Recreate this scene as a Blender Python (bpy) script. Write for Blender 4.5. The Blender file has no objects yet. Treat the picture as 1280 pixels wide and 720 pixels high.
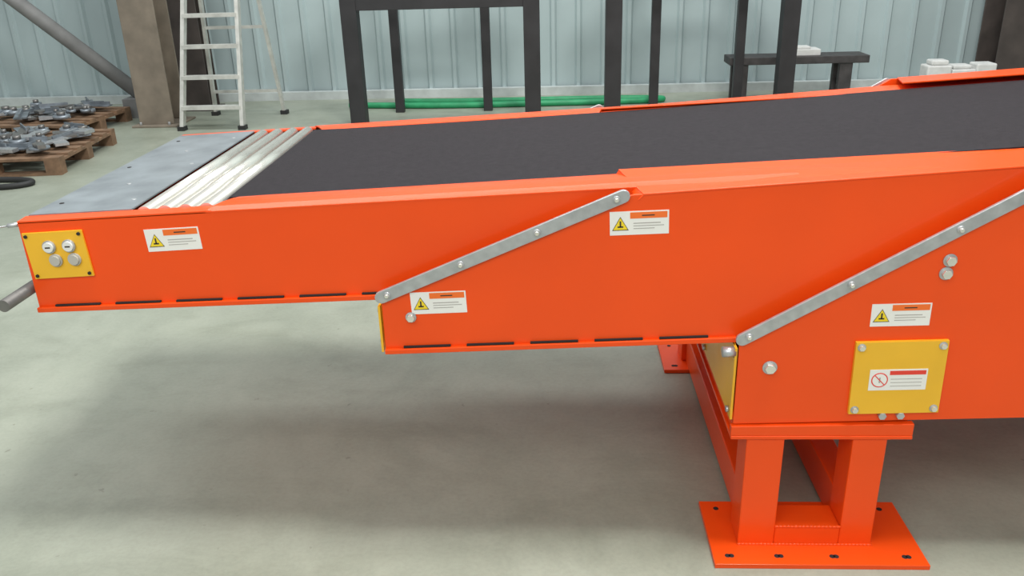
import bpy, bmesh, math, random
from mathutils import Matrix, Vector
random.seed(4)
S=bpy.context.scene
S.view_settings.view_transform='Standard'
S.view_settings.look='None'

# ------------------------------------------------------------ materials
def newmat(name):
    m=bpy.data.materials.new(name); m.use_nodes=True
    nt=m.node_tree; b=nt.nodes['Principled BSDF']
    return m,nt,b
def mat(name,col,rough=.5,metal=0,coat=0,var=0.06,scale=8,bump=0.0,bscale=60,spec=.5):
    m,nt,b=newmat(name)
    b.inputs['Roughness'].default_value=rough
    b.inputs['Metallic'].default_value=metal
    b.inputs['Coat Weight'].default_value=coat
    b.inputs['Coat Roughness'].default_value=.12
    b.inputs['Specular IOR Level'].default_value=spec
    tc=nt.nodes.new('ShaderNodeTexCoord')
    n=nt.nodes.new('ShaderNodeTexNoise'); n.inputs['Scale'].default_value=scale; n.inputs['Detail'].default_value=5
    nt.links.new(tc.outputs['Object'],n.inputs['Vector'])
    r=nt.nodes.new('ShaderNodeValToRGB')
    r.color_ramp.elements[0].position=.3; r.color_ramp.elements[1].position=.7
    r.color_ramp.elements[0].color=[max(0,c*(1-var)) for c in col]+[1]
    r.color_ramp.elements[1].color=[min(1,c*(1+var)) for c in col]+[1]
    nt.links.new(n.outputs['Fac'],r.inputs['Fac']); nt.links.new(r.outputs['Color'],b.inputs['Base Color'])
    if bump:
        n2=nt.nodes.new('ShaderNodeTexNoise'); n2.inputs['Scale'].default_value=bscale
        nt.links.new(tc.outputs['Object'],n2.inputs['Vector'])
        bp=nt.nodes.new('ShaderNodeBump'); bp.inputs['Strength'].default_value=bump; bp.inputs['Distance'].default_value=.01
        nt.links.new(n2.outputs['Fac'],bp.inputs['Height']); nt.links.new(bp.outputs['Normal'],b.inputs['Normal'])
    return m
M={}
M['orange']=mat('orange_paint',(.84,.075,.005),.36,coat=.15,var=.04,scale=3,bump=.06,bscale=18,spec=.3)
M['yellow']=mat('yellow_paint',(.82,.45,.02),.4,coat=.15,var=.04)
M['belt']=mat('belt_rubber',(.022,.018,.021),.7,var=.2,scale=60,bump=.25,bscale=500,spec=.2)
M['zinc']=mat('galvanised',(.50,.51,.52),.38,metal=.7,var=.12,scale=40)
M['bar']=mat('bar_steel',(.22,.21,.20),.42,metal=.7,var=.12,scale=40)
M['plate']=mat('galvanised_plate',(.27,.30,.32),.45,metal=.5,var=.2,scale=10)
M['chrome']=mat('roller_steel',(.80,.78,.71),.27,metal=.75,var=.05,scale=20)
M['dark']=mat('dark_gap',(.015,.012,.012),.8)
M['white']=mat('sticker_white',(.80,.79,.74),.5,var=.02)
M['stor']=mat('sticker_orange',(.85,.16,.02),.5,var=.02)
M['stred']=mat('sticker_red',(.75,.05,.03),.5,var=.02)
M['styel']=mat('sticker_yellow',(.85,.62,.02),.5,var=.02)
M['ink']=mat('ink',(.04,.03,.02),.6)
M['grey']=mat('print_grey',(.4,.38,.35),.6)
M['btn']=mat('button_white',(.72,.72,.68),.3,var=.02)
M['btn2']=mat('button_grey',(.45,.43,.38),.35,var=.02)
M['black']=mat('black_steel',(.022,.021,.023),.5,var=.3,scale=5)
M['alu']=mat('ladder_alu',(.60,.60,.56),.45,metal=.35,var=.15,scale=12)
M['tan']=mat('primer_tan',(.21,.175,.135),.65,var=.2,scale=6)
M['brown']=mat('primer_brown',(.06,.048,.042),.65,var=.25,scale=6)
M['bracem']=mat('brace_grey',(.24,.24,.235),.55,var=.15,scale=6)
M['wood']=mat('pallet_wood',(.20,.12,.07),.8,var=.3,scale=14)
M['wooddark']=mat('bench_wood',(.05,.045,.045),.6,var=.3,scale=14)
M['metal']=mat('part_metal',(.24,.27,.30),.4,metal=.5,var=.4,scale=9)
M['hose']=mat('hose_rubber',(.02,.02,.02),.6)
M['green']=mat('green_hose',(.02,.30,.12),.5,var=.2)
M['foam']=mat('packing_white',(.66,.66,.64),.7,var=.1,scale=12,bump=.3,bscale=12)
M['rail']=mat('rail_grey',(.50,.54,.53),.6,var=.12)

# ------------------------------------------------------------ mesh helpers
COL=S.collection
def link(o,parent=None):
    COL.objects.link(o)
    if parent is not None: o.parent=parent
    return o
def empty(name,loc=(0,0,0)):
    e=bpy.data.objects.new(name,None); e.empty_display_size=.1; e.location=loc
    COL.objects.link(e); return e
class MB:
    """mesh builder with several materials"""
    def __init__(s): s.bm=bmesh.new(); s.mats=[]
    def mi(s,k):
        if k not in s.mats: s.mats.append(k)
        return s.mats.index(k)
    def hull(s,bot,top,k,smooth=False):
        i=s.mi(k); a=[s.bm.verts.new(p) for p in bot]; b=[s.bm.verts.new(p) for p in top]
        n=len(a); fs=[s.bm.faces.new(a[::-1]),s.bm.faces.new(b)]
        for j in range(n):
            f=s.bm.faces.new((a[j],a[(j+1)%n],b[(j+1)%n],b[j])); f.smooth=smooth; fs.append(f)
        for f in fs: f.material_index=i
    def prism(s,pts,vec,k):
        v=Vector(vec); s.hull([Vector(p) for p in pts],[Vector(p)+v for p in pts],k)
    def box(s,x0,x1,y0,y1,z0,z1,k):
        s.prism([(x0,y0,z0),(x1,y0,z0),(x1,y1,z0),(x0,y1,z0)],(0,0,z1-z0),k)
    def obox(s,a,b,w,h,k,up=(0,0,1)):
        """box beam from a to b, width w, height h"""
        a=Vector(a);b=Vector(b);d=(b-a).normalized();u=Vector(up)
        if abs(d.dot(u))>.99:u=Vector((0,1,0))
        r=d.cross(u).normalized()*w/2; q=r.cross(d).normalized()*h/2
        c=[-r-q,r-q,r+q,-r+q]
        s.hull([a+x for x in c],[b+x for x in c],k)
    def cyl(s,a,b,r,k,n=20,r2=None):
        a=Vector(a);b=Vector(b);d=(b-a).normalized();u=Vector((0,0,1))
        if abs(d.dot(u))>.99:u=Vector((0,1,0))
        p=d.cross(u).normalized();q=p.cross(d).normalized(); r2=r if r2 is None else r2
        A=[a+(p*math.cos(2*math.pi*j/n)+q*math.sin(2*math.pi*j/n))*r for j in range(n)]
        B=[b+(p*math.cos(2*math.pi*j/n)+q*math.sin(2*math.pi*j/n))*r2 for j in range(n)]
        s.hull(A,B,k,smooth=True)
    def obj(s,name,parent=None,bevel=0):
        bmesh.ops.recalc_face_normals(s.bm,faces=s.bm.faces)
        me=bpy.data.meshes.new(name); s.bm.to_mesh(me); s.bm.free()
        for k in s.mats: me.materials.append(M[k])
        o=bpy.data.objects.new(name,me); link(o,parent)
        if bevel:
            m=o.modifiers.new('bevel','BEVEL'); m.width=bevel; m.segments=2; m.limit_method='ANGLE'; m.angle_limit=math.radians(40)
        return o

# ------------------------------------------------------------ conveyor geometry
YC=1.23  # far side y = YC - near side y
def s1t(x): return .963+.044*(x+1.4)
def s1b(x): return .712+.032*(x+1.405)
def s2t(x): return 1.0285+.060*(x-.246) if x<1.2 else 1.086+.05*(x-1.2)
def s2b(x): return .601+.033*(x+.453)
def s3t(x): return 1.105+.055*(x-1.22)
def s3b(x): return .4025+.025*(x-.468)
def beltz(x):
    return 1.0287+.0475*x+.0065*x*x if x<1.2 else 1.0951+.056*(x-1.2)
XE=3.6
conv=empty('telescopic_belt_conveyor')

def side(name,outline,y,th=.008):
    for tag,yy,dy in (('near',y,th),('far',YC-y,-th)):
        b=MB(); b.prism([(x,yy,z) for x,z in outline],(0,dy,0),'orange')
        b.obj(name+'_'+tag,conv,bevel=.002)
side('inner_section_side',[(-1.40,s1b(-1.4)),(.6,s1b(.6)),(.6,s1t(.6)),(-1.40,s1t(-1.4))],.08)
side('middle_section_side',[(-.453,s2b(-.453)),(XE,s2b(XE)),(XE,s2t(XE)),(1.2,s2t(1.2)),(.19,s2t(.19)),(.165,1.016),(-.453,.765)],.04)
side('base_section_side',[(.468,s3b(.468)),(XE,s3b(XE)),(XE,s3t(XE)),(1.225,s3t(1.225)),(.468,.655)],0.0)

# top flanges
def mir(pts,far): return [(x,(YC-y) if far else y,z) for x,y,z in pts]
for far in (False,True):
    t='far' if far else 'near'
    b=MB()
    # inner section: narrow by the rollers, wide rolled lip beside the belt
    b.prism(mir([(-1.40,.08,s1t(-1.4)-.004),(-.88,.08,s1t(-.88)-.004),(-.88,.122,s1t(-.88)-.002),(-1.40,.122,s1t(-1.4)-.002)],far),(0,0,.006),'orange')
    prof=[(.079,-.004),(.10,.004),(.13,.007),(.16,.0075),(.185,.005),(.194,-.004)]
    for (ya,za),(yb,zb) in zip(prof,prof[1:]):
        def cut(y): return -.895+(y-.08)*.55
        b.prism(mir([(cut(ya),ya,s1t(-.88)+za),(.6,ya,s1t(.6)+za),(.6,yb,s1t(.6)+zb),(cut(yb),yb,s1t(-.88)+zb)],far),(0,0,.004),'orange')
    b.obj('inner_section_flange_'+t,conv)
    b=MB()
    b.prism(mir([(.215,.038,s2t(.205)-.003),(1.2,.038,s2t(1.2)-.003),(1.2,.188,1.088),(.165,.188,1.047)],far),(0,0,.005),'orange')
    b.prism(mir([(1.2,.038,s2t(1.2)-.003),(XE,.038,s2t(XE)-.003),(XE,.188,s2t(XE)+.003),(1.2,.188,1.088)],far),(0,0,.005),'orange')
    # cut end folded down towards the inner section
    b.prism(mir([(.215,.038,s2t(.205)-.001),(.165,.188,1.049),(.158,.188,1.036),(.203,.038,1.012)],far),(.004,0,0),'orange')
    b.obj('middle_section_flange_'+t,conv,bevel=.0015)
    b=MB()
    b.prism(mir([(1.25,.0,s3t(1.25)-.003),(XE,.0,s3t(XE)-.003),(XE,.18,s3t(XE)+.008),(1.20,.18,s3t(1.2)+.01)],far),(0,0,.006),'orange')
    b.obj('base_section_flange_'+t,conv,bevel=.002)
    # bottom folded lips, with slot gaps
    sg=-1 if not far else 1
    for nm,x0,x1,f,y in (('inner',-1.40,-.455,s1b,.08),('middle',-.453,.466,s2b,.04)):
        b=MB(); yy=YC-y if far else y
        b.prism([(x0,yy,f(x0)-.002),(x1,yy,f(x1)-.002),(x1,yy+sg*.012,f(x1)-.002),(x0,yy+sg*.012,f(x0)-.002)],(0,0,.014),'orange')
        b.obj(nm+'_section_bottom_lip_'+t,conv,bevel=.002)
        b=MB(); x=x0+.05
        while x<x1-.05:
            L=min(.125,x1-.012-x)
            b.prism([(x,yy,f(x)+.013),(x+L,yy,f(x+L)+.013),(x+L,yy+sg*.007,f(x+L)+.013),(x,yy+sg*.007,f(x)+.013)],(0,0,.0042),'dark')
            x+=.168
        b.obj(nm+'_section_slots_'+t,conv)
    # diagonal galvanised guard strips
    for nm,p0,p1,y,bolts in (('middle',(-.462,.757),(.178,1.028),.04,4),('base',(.462,.648),(1.225,1.097),0.0,4)):
        b=MB(); yy=YC-y if far else y
        d=Vector((p1[0]-p0[0],0,p1[1]-p0[1])); L=d.length; d.normalize(); nrm=Vector((-d.z,0,d.x))
        w=.0165; pts=[]
        P0=Vector((p0[0],yy,p0[1])); P1=Vector((p1[0],yy,p1[1]))
        for j in range(9):
            a=math.pi/2+math.pi*j/8; pts.append(P0+d*.012+(d*math.cos(a)+nrm*math.sin(a))*w)
        for j in range(9):
            a=-math.pi/2+math.pi*j/8; pts.append(P1-d*.012+(d*math.cos(a)+nrm*math.sin(a))*w)
        b.prism(pts,(0,sg*.009,0),'zinc')
        for j in range(bolts):
            c=P0+d*(.03+(L-.06)*j/(bolts-1))
            b.cyl(c,c+Vector((0,sg*.013,0)),.0095,'zinc'); b.cyl(c,c+Vector((0,sg*.019,0)),.006,'chrome',6)
        b.obj(nm+'_guard_strip_'+t,conv,bevel=.0015)

# bottoms, ends
b=MB()
b.prism([(-1.40,.088,s1b(-1.4)),(.5,.088,s1b(.5)),(.5,YC-.088,s1b(.5)),(-1.40,YC-.088,s1b(-1.4))],(0,0,.006),'orange')
b.prism([(-1.40,.088,s1b(-1.4)),(-1.40,YC-.088,s1b(-1.4)),(-1.40,YC-.088,s1t(-1.4)),(-1.40,.088,s1t(-1.4))],(.008,0,0),'orange')
b.obj('inner_section_tray',conv)
b=MB()
b.prism([(-.45,.048,s2b(-.45)),(XE,.048,s2b(XE)),(XE,YC-.048,s2b(XE)),(-.45,YC-.048,s2b(-.45))],(0,0,.006),'orange')
b.prism([(-.457,.036,.603),(-.457,YC-.036,.603),(-.457,YC-.036,.735),(-.457,.036,.735)],(-.006,0,0),'yellow')
for z in (.625,.715): b.cyl((-.463,.06,z),(-.468,.06,z),.007,'zinc')
b.obj('middle_section_tray_and_yellow_end_plate',conv)
b=MB()
b.prism([(.47,.008,s3b(.47)),(XE,.008,s3b(XE)),(XE,YC-.008,s3b(XE)),(.47,YC-.008,s3b(.47))],(0,0,.006),'orange')
b.obj('base_section_tray',conv)
b=MB()
b.prism([(.466,.008,.412),(.466,YC-.008,.412),(.466,YC-.008,.622),(.466,.008,.622)],(-.006,0,0),'yellow')
for y in (.03,.4,.8,1.2):
    for z in (.432,.60): b.cyl((.460,y,z),(.452,y,z),.009,'zinc',6)
b.obj('base_section_yellow_end_plate',conv)
b=MB(); b.prism([(XE,0,s3b(XE)),(XE,YC,s3b(XE)),(XE,YC,s3t(XE)),(XE,0,s3t(XE))],(.006,0,0),'orange'); b.obj('base_section_rear_plate',conv)

# belt
b=MB(); n=40; x0=-.868
xs=[x0+(XE-x0)*j/n for j in range(n+1)]
i=b.mi('belt'); rings=[]
for x in xs:
    z=beltz(x)+.002; rings.append([b.bm.verts.new(p) for p in ((x,.180,z-.011),(x,.180,z),(x,YC-.180,z),(x,YC-.180,z-.011))])
for a,c in zip(rings,rings[1:]):
    for j in range(4):
        f=b.bm.faces.new((a[j],a[(j+1)%4],c[(j+1)%4],c[j])); f.smooth=False
b.bm.faces.new(rings[0]); b.bm.faces.new(rings[-1][::-1])
b.obj('belt',conv)
b=MB(); b.cyl((-.862,.19,beltz(-.86)-.022),(-.862,YC-.19,beltz(-.86)-.022),.0215,'belt',28); b.obj('belt_nose_roll',conv)
# transfer plate + rollers
def zt(x): return s1t(x)+.003
b=MB()
b.prism([(-1.392,.122,zt(-1.392)),(-1.110,.122,zt(-1.11)),(-1.110,YC-.122,zt(-1.11)),(-1.392,YC-.122,zt(-1.392))],(0,0,.004),'plate')
for y in (.22,.62,1.0):
    for x in (-1.355,-1.15): b.cyl((x,y,zt(x)+.003),(x,y,zt(x)+.0052),.0065,'dark' if x<-1.3 else 'zinc',12)
for y in (.40,.82): b.cyl((-1.25,y,zt(-1.25)+.003),(-1.25,y,zt(-1.25)+.0055),.006,'zinc',12)
b.obj('end_transfer_plate',conv)
b=MB(); b.prism([(-1.108,.09,s1t(-1.1)-.05),(-.87,.09,s1t(-.87)-.05),(-.87,YC-.09,s1t(-.87)-.05),(-1.108,YC-.09,s1t(-1.1)-.05)],(0,0,.004),'dark')
b.obj('roller_pan',conv)
b=MB()
for j in range(4):
    x=-1.078+.0565*j; z=zt(x)-.014
    b.cyl((x,.124,z),(x,YC-.124,z),.0218,'chrome',32); b.cyl((x,.09,z),(x,YC-.09,z),.006,'zinc',10)
b.obj('end_rollers',conv)
# bumper bar and pull cord
b=MB(); b.cyl((-1.432,-.012,.765),(-1.432,YC+.012,.765),.0165,'bar',24)
b.cyl((-1.432,.2,.765),(-1.395,.2,.765),.008,'bar'); b.cyl((-1.432,1.0,.765),(-1.395,1.0,.765),.008,'bar')
b.obj('bumper_bar',conv)
b=MB(); b.cyl((-1.395,.095,.955),(-1.425,.075,.955),.006,'zinc'); b.cyl((-1.42,.078,.955),(-1.52,.03,.952),.0022,'zinc')
b.obj('pull_cord_pin',conv)

# control panel
def onface(xc,zc,slope=.04):
    c=math.cos(slope); s_=math.sin(slope)
    return lambda dx,dz:(xc+dx*c-dz*s_, zc+dx*s_+dz*c)
def rectf(b,fn,x0,x1,z0,z1,y,th,k):
    p=[fn(x0,z0),fn(x1,z0),fn(x1,z1),fn(x0,z1)]
    b.prism([(x,y,z) for x,z in p],(0,-th,0),k)
b=MB(); fn=onface(-1.308,.874,.05)
rectf(b,fn,-.081,.081,-.064,.064,.08,.006,'yellow')
for dx in (-.072,.072):
    for dz in (-.055,.055):
        x,z=fn(dx,dz); b.cyl((x,.076,z),(x,.070,z),.0045,'dark',10)
for dx,dz,k in ((-.016,.024,'btn'),(.038,.024,'btn'),(-.008,-.014,'btn2'),(.043,-.014,'btn2')):
    x,z=fn(dx,dz); b.cyl((x,.075,z),(x,.069,z),.0175,'zinc' if k=='btn' else 'btn2',24); b.cyl((x,.07,z),(x,.064,z),.0135,k,24)
    if k=='btn': rectf(b,onface(x,z),-.007,.007,-.002,.002,.064,.0006,'ink')
b.obj('control_panel',conv,bevel=.0012)

def tri(b,fn,cx,cz,r,y,th,k):
    p=[fn(cx+r*math.cos(a),cz-r*.15+r*math.sin(a)) for a in (math.pi/2,math.pi*7/6,math.pi*11/6)]
    b.prism([(x,y,z) for x,z in p],(0,-th,0),k)
def sticker(name,xc,zc,y,slope):
    b=MB(); fn=onface(xc,zc,slope); W=.0725; H=.0305
    rectf(b,fn,-W,W,-H,H,y,.0012,'white')
    rectf(b,fn,-W+.05,W-.004,H-.019,H-.003,y-.0012,.0005,'stor')
    tri(b,fn,-W+.026,-.003,.0235,y-.0012,.0005,'ink'); tri(b,fn,-W+.026,-.003,.0205,y-.0017,.0004,'styel')
    rectf(b,fn,-W+.024,-W+.028,-.009,.006,y-.0021,.0003,'ink'); rectf(b,fn,-W+.019,-W+.033,-.011,-.007,y-.0021,.0003,'ink')
    rectf(b,fn,-W+.079,W-.035,H-.013,H-.010,y-.0017,.0003,'ink')
    rectf(b,fn,-W+.058,W-.02,-.002,.0005,y-.0012,.0003,'grey'); rectf(b,fn,-W+.058,W-.012,-.0085,-.0065,y-.0012,.0003,'grey')
    rectf(b,fn,-W+.058,W-.035,-.0155,-.0135,y-.0012,.0003,'grey')
    b.obj(name,conv)
sticker('warning_sticker_1',-.993,.912,.08,.05)
sticker('warning_sticker_2',-.303,.744,.04,.035)
sticker('warning_sticker_3',.208,.954,.04,.03)
sticker('warning_sticker_4',.858,.718,0,.02)
# yellow junction cover
b=MB(); fn=onface(.8725,.5445,.022)
rectf(b,fn,-.114,.114,-.1035,.1035,0,.010,'yellow')
for dx in (-.1,.1):
    for dz in (-.09,.09):
        x,z=fn(dx,dz); b.cyl((x,-.009,z),(x,-.012,z),.0105,'zinc'); b.cyl((x,-.009,z),(x,-.019,z),.0075,'chrome',6)
rectf(b,fn,-.072,.072,-.034,.026,-.010,.001,'white')
rectf(b,fn,-.022,.068,.010,.022,-.011,.0004,'stred')
for dz in (-.002,-.012,-.022): rectf(b,fn,-.018,.06,dz-.001,dz+.001,-.011,.0003,'grey')
x,z=fn(-.046,-.004)
b.cyl((x,-.011,z),(x,-.0115,z),.021,'stred',24); b.cyl((x,-.0114,z),(x,-.0118,z),.018,'white',24)
f2=onface(x,z,-.8); rectf(b,f2,-.018,.018,-.0013,.0013,-.0118,.0003,'stred'); rectf(b,fn,-.048,-.044,-.012,.004,-.0117,.0003,'grey')
for dx in (-.026,.02):
    x,z=fn(dx,-.112); b.cyl((x,0,z),(x,-.012,z),.0105,'zinc',6)
b.obj('junction_cover',conv,bevel=.001)
# bolts
b=MB()
for x,z,y,r in ((.549,.572,0,.0165),(.9535,.862,0,.0145),(.949,.828,0,.0145),(-.378,.703,.04,.0125)):
    b.cyl((x,y,z),(x,y-.004,z),r*1.15,'zinc',24); b.cyl((x,y,z),(x,y-.014,z),r*.85,'chrome',6)
b.obj('hex_bolts',conv,bevel=.001)
b=MB(); b.cyl((.43,.02,.607),(.463,.02,.607),.014,'zinc'); b.obj('limit_bolt',conv)

# stand (support frame) - part of the conveyor
st=conv
def foot(y0,y1,tag):
    b=MB()
    b.box(.43,1.005,y0,y1,0.0,.014,'orange')
    for x in (.475,.61,.76,.955): 
        b.cyl((x-.005,y0+.035,.0135),(x-.005,y0+.035,.0148),.008,'dark',16); b.cyl((x+.005,y0+.035,.0135),(x+.005,y0+.035,.0148),.008,'dark',16)
    for x in (.475,.955): b.cyl((x,y1-.035,.0135),(x,y1-.035,.0148),.008,'dark',16)
    b.obj('foot_plate_'+tag,st,bevel=.002)
foot(-.09,.19,'near'); foot(1.04,1.29,'far')
b=MB()
for y in (-.005,1.12):
    y1=y+.10
    b.box(.507,.607,y,y1,.014,.365,'orange'); b.box(.785,.875,y,y1,.014,.365,'orange')
    b.box(.607,.785,y,y1,.014,.075,'orange')
b.box(.525,.60,.095,1.12,.014,.13,'orange'); b.box(.795,.87,.095,1.12,.014,.13,'orange')
b.box(.52,.60,.095,1.12,.29,.365,'orange'); b.box(.79,.87,.095,1.12,.29,.365,'orange')
b.obj('stand_frame',st,bevel=.004)
# weld beads
b=MB()
for (p,q) in (((.607,-.005,.075),(.785,-.005,.075)),((.507,-.006,.015),(.875,-.006,.015)),((.503,-.005,.362),(.61,-.005,.362)),((.78,-.005,.362),(.88,-.005,.362))):
    p=Vector(p);q=Vector(q);n=max(2,int((q-p).length/.010))
    for j in range(n):
        c=p.lerp(q,(j+.5)/n); d=(q-p).normalized()*.007; b.cyl(c-d,c+d,.0042,'orange',8,r2=.0034)
b.obj('stand_welds',st)
b=MB(); b.box(.462,.935,-.012,YC+.012,.362,.372,'orange'); b.prism([(.462,-.010,.372),(.935,-.010,.372),(.935,-.010,.408),(.462,-.010,.400)],(0,.02,0),'orange')
b.prism([(.47,.02,.372),(.93,.02,.372),(.93,.02,.408),(.47,.02,.398)],(0,1.18,0),'orange')
b.obj('stand_top_plate',st,bevel=.002)
# rear stand, out of frame to the right, carrying the base
b=MB()
for y in (.0,1.12):
    b.box(2.9,3.0,y,y+.1,.014,.46,'orange'); b.box(3.2,3.3,y,y+.1,.014,.46,'orange'); b.box(2.82,3.38,y-.09,y+.19,0,.014,'orange'); b.box(3.0,3.2,y,y+.1,.014,.075,'orange')
b.obj('rear_stand_frame',st,bevel=.003)

# ------------------------------------------------------------ room
m,nt,bs=newmat('concrete_floor'); M['floor']=m
tc=nt.nodes.new('ShaderNodeTexCoord')
def noise(sc,det=6,rough=.6,dist=0,stretch=None,rot=0):
    n=nt.nodes.new('ShaderNodeTexNoise'); n.inputs['Scale'].default_value=sc; n.inputs['Detail'].default_value=det
    n.inputs['Roughness'].default_value=rough; n.inputs['Distortion'].default_value=dist
    if stretch:
        mp=nt.nodes.new('ShaderNodeMapping'); mp.inputs['Scale'].default_value=stretch; mp.inputs['Rotation'].default_value=(0,0,rot)
        nt.links.new(tc.outputs['Object'],mp.inputs['Vector']); nt.links.new(mp.outputs['Vector'],n.inputs['Vector'])
    else: nt.links.new(tc.outputs['Object'],n.inputs['Vector'])
    return n
def ramp(n,p0,c0,p1,c1):
    r=nt.nodes.new('ShaderNodeValToRGB'); e=r.color_ramp.elements
    e[0].position=p0;e[0].color=(*c0,1);e[1].position=p1;e[1].color=(*c1,1)
    nt.links.new(n.outputs['Fac'],r.inputs['Fac']); return r
def mul(a,bb,f=1):
    x=nt.nodes.new('ShaderNodeMixRGB'); x.blend_type='MULTIPLY'; x.inputs['Fac'].default_value=f
    nt.links.new(a.outputs['Color'],x.inputs[1]); nt.links.new(bb.outputs['Color'],x.inputs[2]); return x
a=ramp(noise(.9,7,.6,.4),.3,(.30,.325,.26),.7,(.37,.395,.325))
c=ramp(noise(5,8,.65,.2,(1.0,.7,1)),.35,(.84,.85,.84),.65,(1,1,1))
d=ramp(noise(1.6,6,.7,1.0,(.8,1.1,1)),.32,(.74,.75,.73),.5,(1,1,1))
s1=ramp(noise(2.2,6,.6,.5,(.7,2.0,1),.9),.36,(.86,.86,.84),.5,(1,1,1))
e=ramp(noise(70,3,.6),.3,(.92,.92,.92),.6,(1,1,1))
sp=ramp(noise(22,2,.5),.22,(.45,.42,.38),.27,(1,1,1))
mm=mul(mul(mul(mul(mul(a,c,.8),d,.6),s1,.5),e),sp,.5)
nt.links.new(mm.outputs['Color'],bs.inputs['Base Color'])
rr=ramp(noise(1.5,5),.3,(.34,.34,.34),.7,(.55,.55,.55)); nt.links.new(rr.outputs['Color'],bs.inputs['Roughness'])
b=MB(); b.box(-14,14,-8,8.2,-.1,0,'floor'); b.obj('floor')

# corrugated wall
M['wallm']=mat('wall_sheet',(.40,.485,.49),.55,var=.09,scale=1.2)
b=MB(); b.mi('wallm'); prof=[]; x=-12
while x<12:
    prof+=[(x,7.80),(x+.20,7.80),(x+.222,7.765),(x+.258,7.765)]
    x+=.28
prof.append((x,7.80))
lo=[b.bm.verts.new((px,py,0)) for px,py in prof]; hi=[b.bm.verts.new((px,py,5)) for px,py in prof]
for j in range(len(prof)-1): b.bm.faces.new((lo[j],lo[j+1],hi[j+1],hi[j]))
b.obj('wall_back')
b=MB(); b.box(-12,12,7.68,7.765,0,.09,'rail'); b.box(-12,12,7.70,7.765,2.3,2.42,'rail'); b.obj('trim_1')

# ------------------------------------------------------------ background objects
def beam_h(b,x0,x1,y0,y1,z0,z1,k,t=.02):
    b.box(x0,x1,y0,y0+t,z0,z1,k); b.box(x0,x1,y1-t,y1,z0,z1,k); xm=(x0+x1)/2; b.box(xm-t/2,xm+t/2,y0+t,y1-t,z0,z1,k)
b=MB(); beam_h(b,-4.15,-3.80,6.30,6.62,0.02,5,'tan'); b.box(-4.2,-3.74,6.22,6.70,0,.02,'tan')
for x in (-4.12,-3.83): b.cyl((x,6.26,.02),(x,6.26,.05),.015,'zinc',6)
b.obj('steel_column',bevel=.004)
b=MB(); beam_h(b,-4.15,-3.74,7.14,7.40,0.02,5,'brown'); b.box(-4.2,-3.70,7.1,7.45,0,.02,'brown')
b.obj('steel_column.001',bevel=.004)
b=MB(); beam_h(b,4.55,5.10,7.15,7.6,0.02,5,'brown'); b.box(4.5,5.15,7.1,7.65,0,.02,'brown'); b.obj('steel_column.002',bevel=.004)
b=MB(); b.cyl((-7.6,6.9,3.0),(-4.3,6.9,.16),.075,'bracem',20); b.box(-4.52,-4.22,6.75,7.05,0,.2,'bracem'); b.obj('diagonal_brace')
b=MB(); b.cyl((-4.75,7.62,0),(-4.75,7.62,5),.05,'rail',16); b.obj('wall_downpipe')

def frame(name,xs,xr,bar):
    b=MB(); x0,x1=xs; w=.15
    for x in (x0,x1): b.box(x-w/2,x+w/2,6.15,6.30,0,1.9,'black')
    for x in xr: b.box(x-.045,x+.045,6.78,6.86,0,1.9,'black')
    b.box(x0,x1,6.16,6.28,bar,bar+.10,'black'); b.box(x0,x1,6.16,6.28,1.8,1.9,'black')
    b.box(xr[0],xr[1],6.79,6.85,bar,bar+.07,'black'); b.box(xr[0],xr[1],6.79,6.85,1.82,1.9,'black')
    for xa,xb in ((x0,xr[0]),(x1,xr[1])):
        b.obox((xa,6.22,1.86),(xb,6.82,1.86),.07,.07,'black')
    b.obj(name,bevel=.004)
frame('black_steel_frame',(-1.90,-.20),(-1.60,-.68),1.06)
frame('black_steel_frame.001',(.56,2.17),(1.02,1.86),1.45)

# step ladder
b=MB()
L0=Vector((-3.62,6.07,0));R0=Vector((-3.02,6.07,0));LT=Vector((-3.38,6.48,2.2));RT=Vector((-2.94,6.48,2.2))
for p,q in ((L0,LT),(R0,RT)): b.obox(p,q,.035,.07,'alu',up=(0,1,0)); b.box(p.x-.035,p.x+.035,p.y-.04,p.y+.04,0,.04,'hose')
for z in (.21,.49,.77,1.05,1.33,1.61,1.89):
    t=z/2.2; b.obox(L0.lerp(LT,t),R0.lerp(RT,t),.085,.035,'alu')
for p,q in ((Vector((-3.58,6.85,0)),LT),(Vector((-2.84,6.85,0)),RT)):
    b.obox(p,q,.03,.05,'alu',up=(0,1,0)); b.box(p.x-.035,p.x+.035,p.y-.04,p.y+.04,0,.04,'hose')
for z in (.25,.9,1.6):
    t=z/2.2; b.obox(Vector((-3.58,6.85,0)).lerp(LT,t),Vector((-2.84,6.85,0)).lerp(RT,t),.03,.03,'alu')
b.box(-3.42,-2.9,6.4,6.56,2.2,2.23,'alu')
b.obj('step_ladder')

# bench
b=MB(); b.box(1.80,3.20,6.95,7.28,.38,.455,'wooddark')
for x in (1.93,2.98):
    for y in (7.0,7.2): b.obox((x,y,0),(x,y,.39),.13,.07,'wooddark')
    b.box(x-.03,x+.03,7.03,7.18,.15,.21,'wooddark')
b.obj('wooden_bench',bevel=.006)
b=MB(); b.box(2.46,2.72,7.0,7.20,.455,.52,'foam'); b.box(2.48,2.62,7.02,7.16,.52,.545,'foam'); b.obj('white_box',bevel=.008)

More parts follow.
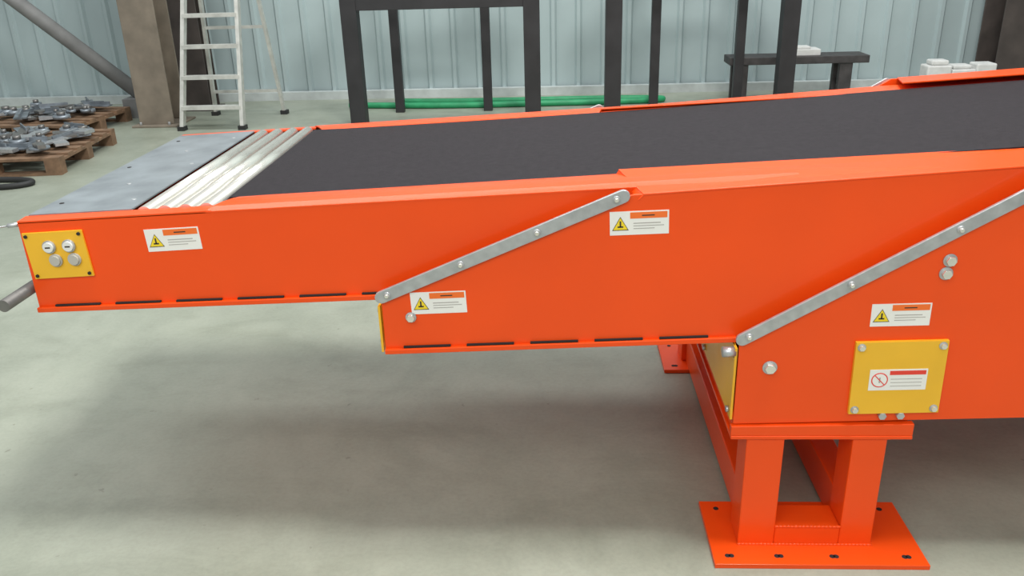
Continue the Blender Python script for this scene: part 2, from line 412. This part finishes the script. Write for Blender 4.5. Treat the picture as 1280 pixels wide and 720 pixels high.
def pallet(name,cx,cy,w,d,rot):
    b=MB()
    for j in range(3):
        y=-d/2+j*(d-.1)/2; b.box(-w/2,w/2,y,y+.1,0,.02,'wood')
        for i in range(3):
            x=-w/2+i*(w-.12)/2; b.box(x,x+.12,y,y+.1,.02,.10,'wood')
    for i in range(3):
        x=-w/2+i*(w-.12)/2; b.box(x,x+.12,-d/2,d/2,.10,.12,'wood')
    n=7
    for j in range(n):
        y=-d/2+j*(d-.1)/(n-1); b.box(-w/2,w/2,y,y+.1,.12,.14,'wood')
    o=b.obj(name); o.location=(cx,cy,0); o.rotation_euler=(0,0,rot); return o
pallet('wooden_pallet',-4.50,4.90,1.1,1.15,.10)
pallet('wooden_pallet.001',-5.00,6.22,1.1,1.0,-.1)
pallet('wooden_pallet.002',-5.95,5.1,1.1,1.2,.1)
def pile(name,cx,cy,w,d,n,z0):
    b=MB(); 
    for j in range(n):
        x=cx+random.uniform(-w,w)/2; y=cy+random.uniform(-d,d)/2; z=z0+.012+.05*random.random()*(j/n); a=random.uniform(0,3.14)
        L=random.uniform(.12,.3); h=random.uniform(.012,.03); W=random.uniform(.05,.14)
        dv=Vector((math.cos(a),math.sin(a),random.uniform(-.08,.08)))*L/2; c=Vector((x,y,z+.01))
        if j%4==0: b.cyl(c-Vector((0,0,h/2)),c+Vector((0,0,h)),W*.6,'metal',16); b.cyl(c+Vector((0,0,h)),c+Vector((0,0,h+.03)),W*.3,'bar',12)
        elif j%4==1:
            b.obox(c-dv,c+dv,W,.012,'metal'); b.obox(c-dv+Vector((0,0,.02)),c+dv+Vector((0,0,.02)),.012,.04,'metal')
        elif j%4==2: b.obox(c-dv,c+dv,W,h,'zinc')
        else: b.obox(c-dv,c+dv,W,h,'bar')
    return b.obj(name)
pile('metal_parts_pile',-4.50,4.90,.85,.9,70,.15)
pile('metal_parts_pile.001',-5.00,6.22,.8,.75,50,.15)
pile('metal_parts_pile.002',-5.95,5.1,.8,.9,40,.15)
# hose on the floor
cu=bpy.data.curves.new('hose','CURVE'); cu.dimensions='3D'; cu.bevel_depth=.022; sp=cu.splines.new('NURBS')
pts=[(-5.6,4.4),(-5.1,4.2),(-4.6,4.02),(-4.15,3.92),(-3.9,4.06),(-4.05,4.2),(-4.5,4.18),(-4.9,4.08),(-5.4,4.0)]
sp.points.add(len(pts)-1)
for p,q in zip(sp.points,pts): p.co=(q[0],q[1],.022,1)
sp.order_u=4; sp.use_endpoint_u=True; cu.materials.append(M['hose']); link(bpy.data.objects.new('rubber_hose',cu))
cu=bpy.data.curves.new('ghose','CURVE'); cu.dimensions='3D'; cu.bevel_depth=.032; sp=cu.splines.new('NURBS')
pts=[(-2.2,7.1),(-1.2,6.95),(-.4,6.98),(.3,7.0),(1.0,7.02),(1.3,7.15),(.6,7.22),(-.3,7.2),(-1.2,7.2),(-1.7,7.28)]
sp.points.add(len(pts)-1)
for p,q in zip(sp.points,pts): p.co=(q[0],q[1],.032,1)
sp.order_u=4; sp.use_endpoint_u=True; cu.materials.append(M['green']); link(bpy.data.objects.new('green_hose',cu))
# low rack with white packages
b=MB(); b.box(3.7,4.45,6.8,7.05,.15,.19,'brown')
for x in (3.74,4.41):
    for y in (6.83,7.02): b.box(x-.03,x+.03,y-.03,y+.03,0,.15,'brown')
b.obj('low_steel_rack')
b=MB(); b.box(3.74,3.98,6.83,7.03,.19,.35,'foam'); b.box(3.985,4.22,6.83,7.02,.19,.31,'foam'); b.box(4.225,4.42,6.84,7.03,.19,.36,'foam')
b.box(3.78,3.95,6.85,7.0,.35,.40,'foam'); b.box(4.0,4.18,6.85,7.0,.31,.35,'foam')
b.obj('white_packages',bevel=.015)

# ------------------------------------------------------------ light
def area(name,loc,size,sy,power,col=(1,1,1),target=None):
    l=bpy.data.lights.new(name,'AREA'); l.shape='RECTANGLE'; l.size=size; l.size_y=sy; l.energy=power; l.color=col
    o=bpy.data.objects.new(name,l); o.location=loc; COL.objects.link(o)
    if target is not None:
        o.rotation_euler=(Vector(target)-Vector(loc)).to_track_quat('-Z','Y').to_euler()
    return o
area('skylight_main',(1.5,.1,7),1.6,1.5,500,(1,.99,.95),(0,.4,0))
area('skylight_back',(-1,5.2,7.5),9,2,440,(.97,1,1),(-1,6.6,0))
area('skylight_front',(-1,-4.5,5),8,3,275,(1,1,.97),(0,.5,.6))
w=bpy.data.worlds.new('world'); S.world=w; w.use_nodes=True
w.node_tree.nodes['Background'].inputs[0].default_value=(.92,.97,1,1); w.node_tree.nodes['Background'].inputs[1].default_value=.50

# ------------------------------------------------------------ camera
cam=bpy.data.cameras.new('camera'); cam.sensor_width=36; cam.lens=1050/1280*36; cam.clip_end=100
co=bpy.data.objects.new('camera',cam); COL.objects.link(co)
R=(Matrix.Rotation(math.radians(3.2),3,'Z')@Matrix.Rotation(math.radians(90-22.3),3,'X')@Matrix.Rotation(-0.03,3,'Z'))
co.matrix_world=Matrix.Translation((0,-1.95,1.6))@R.to_4x4()
S.camera=co
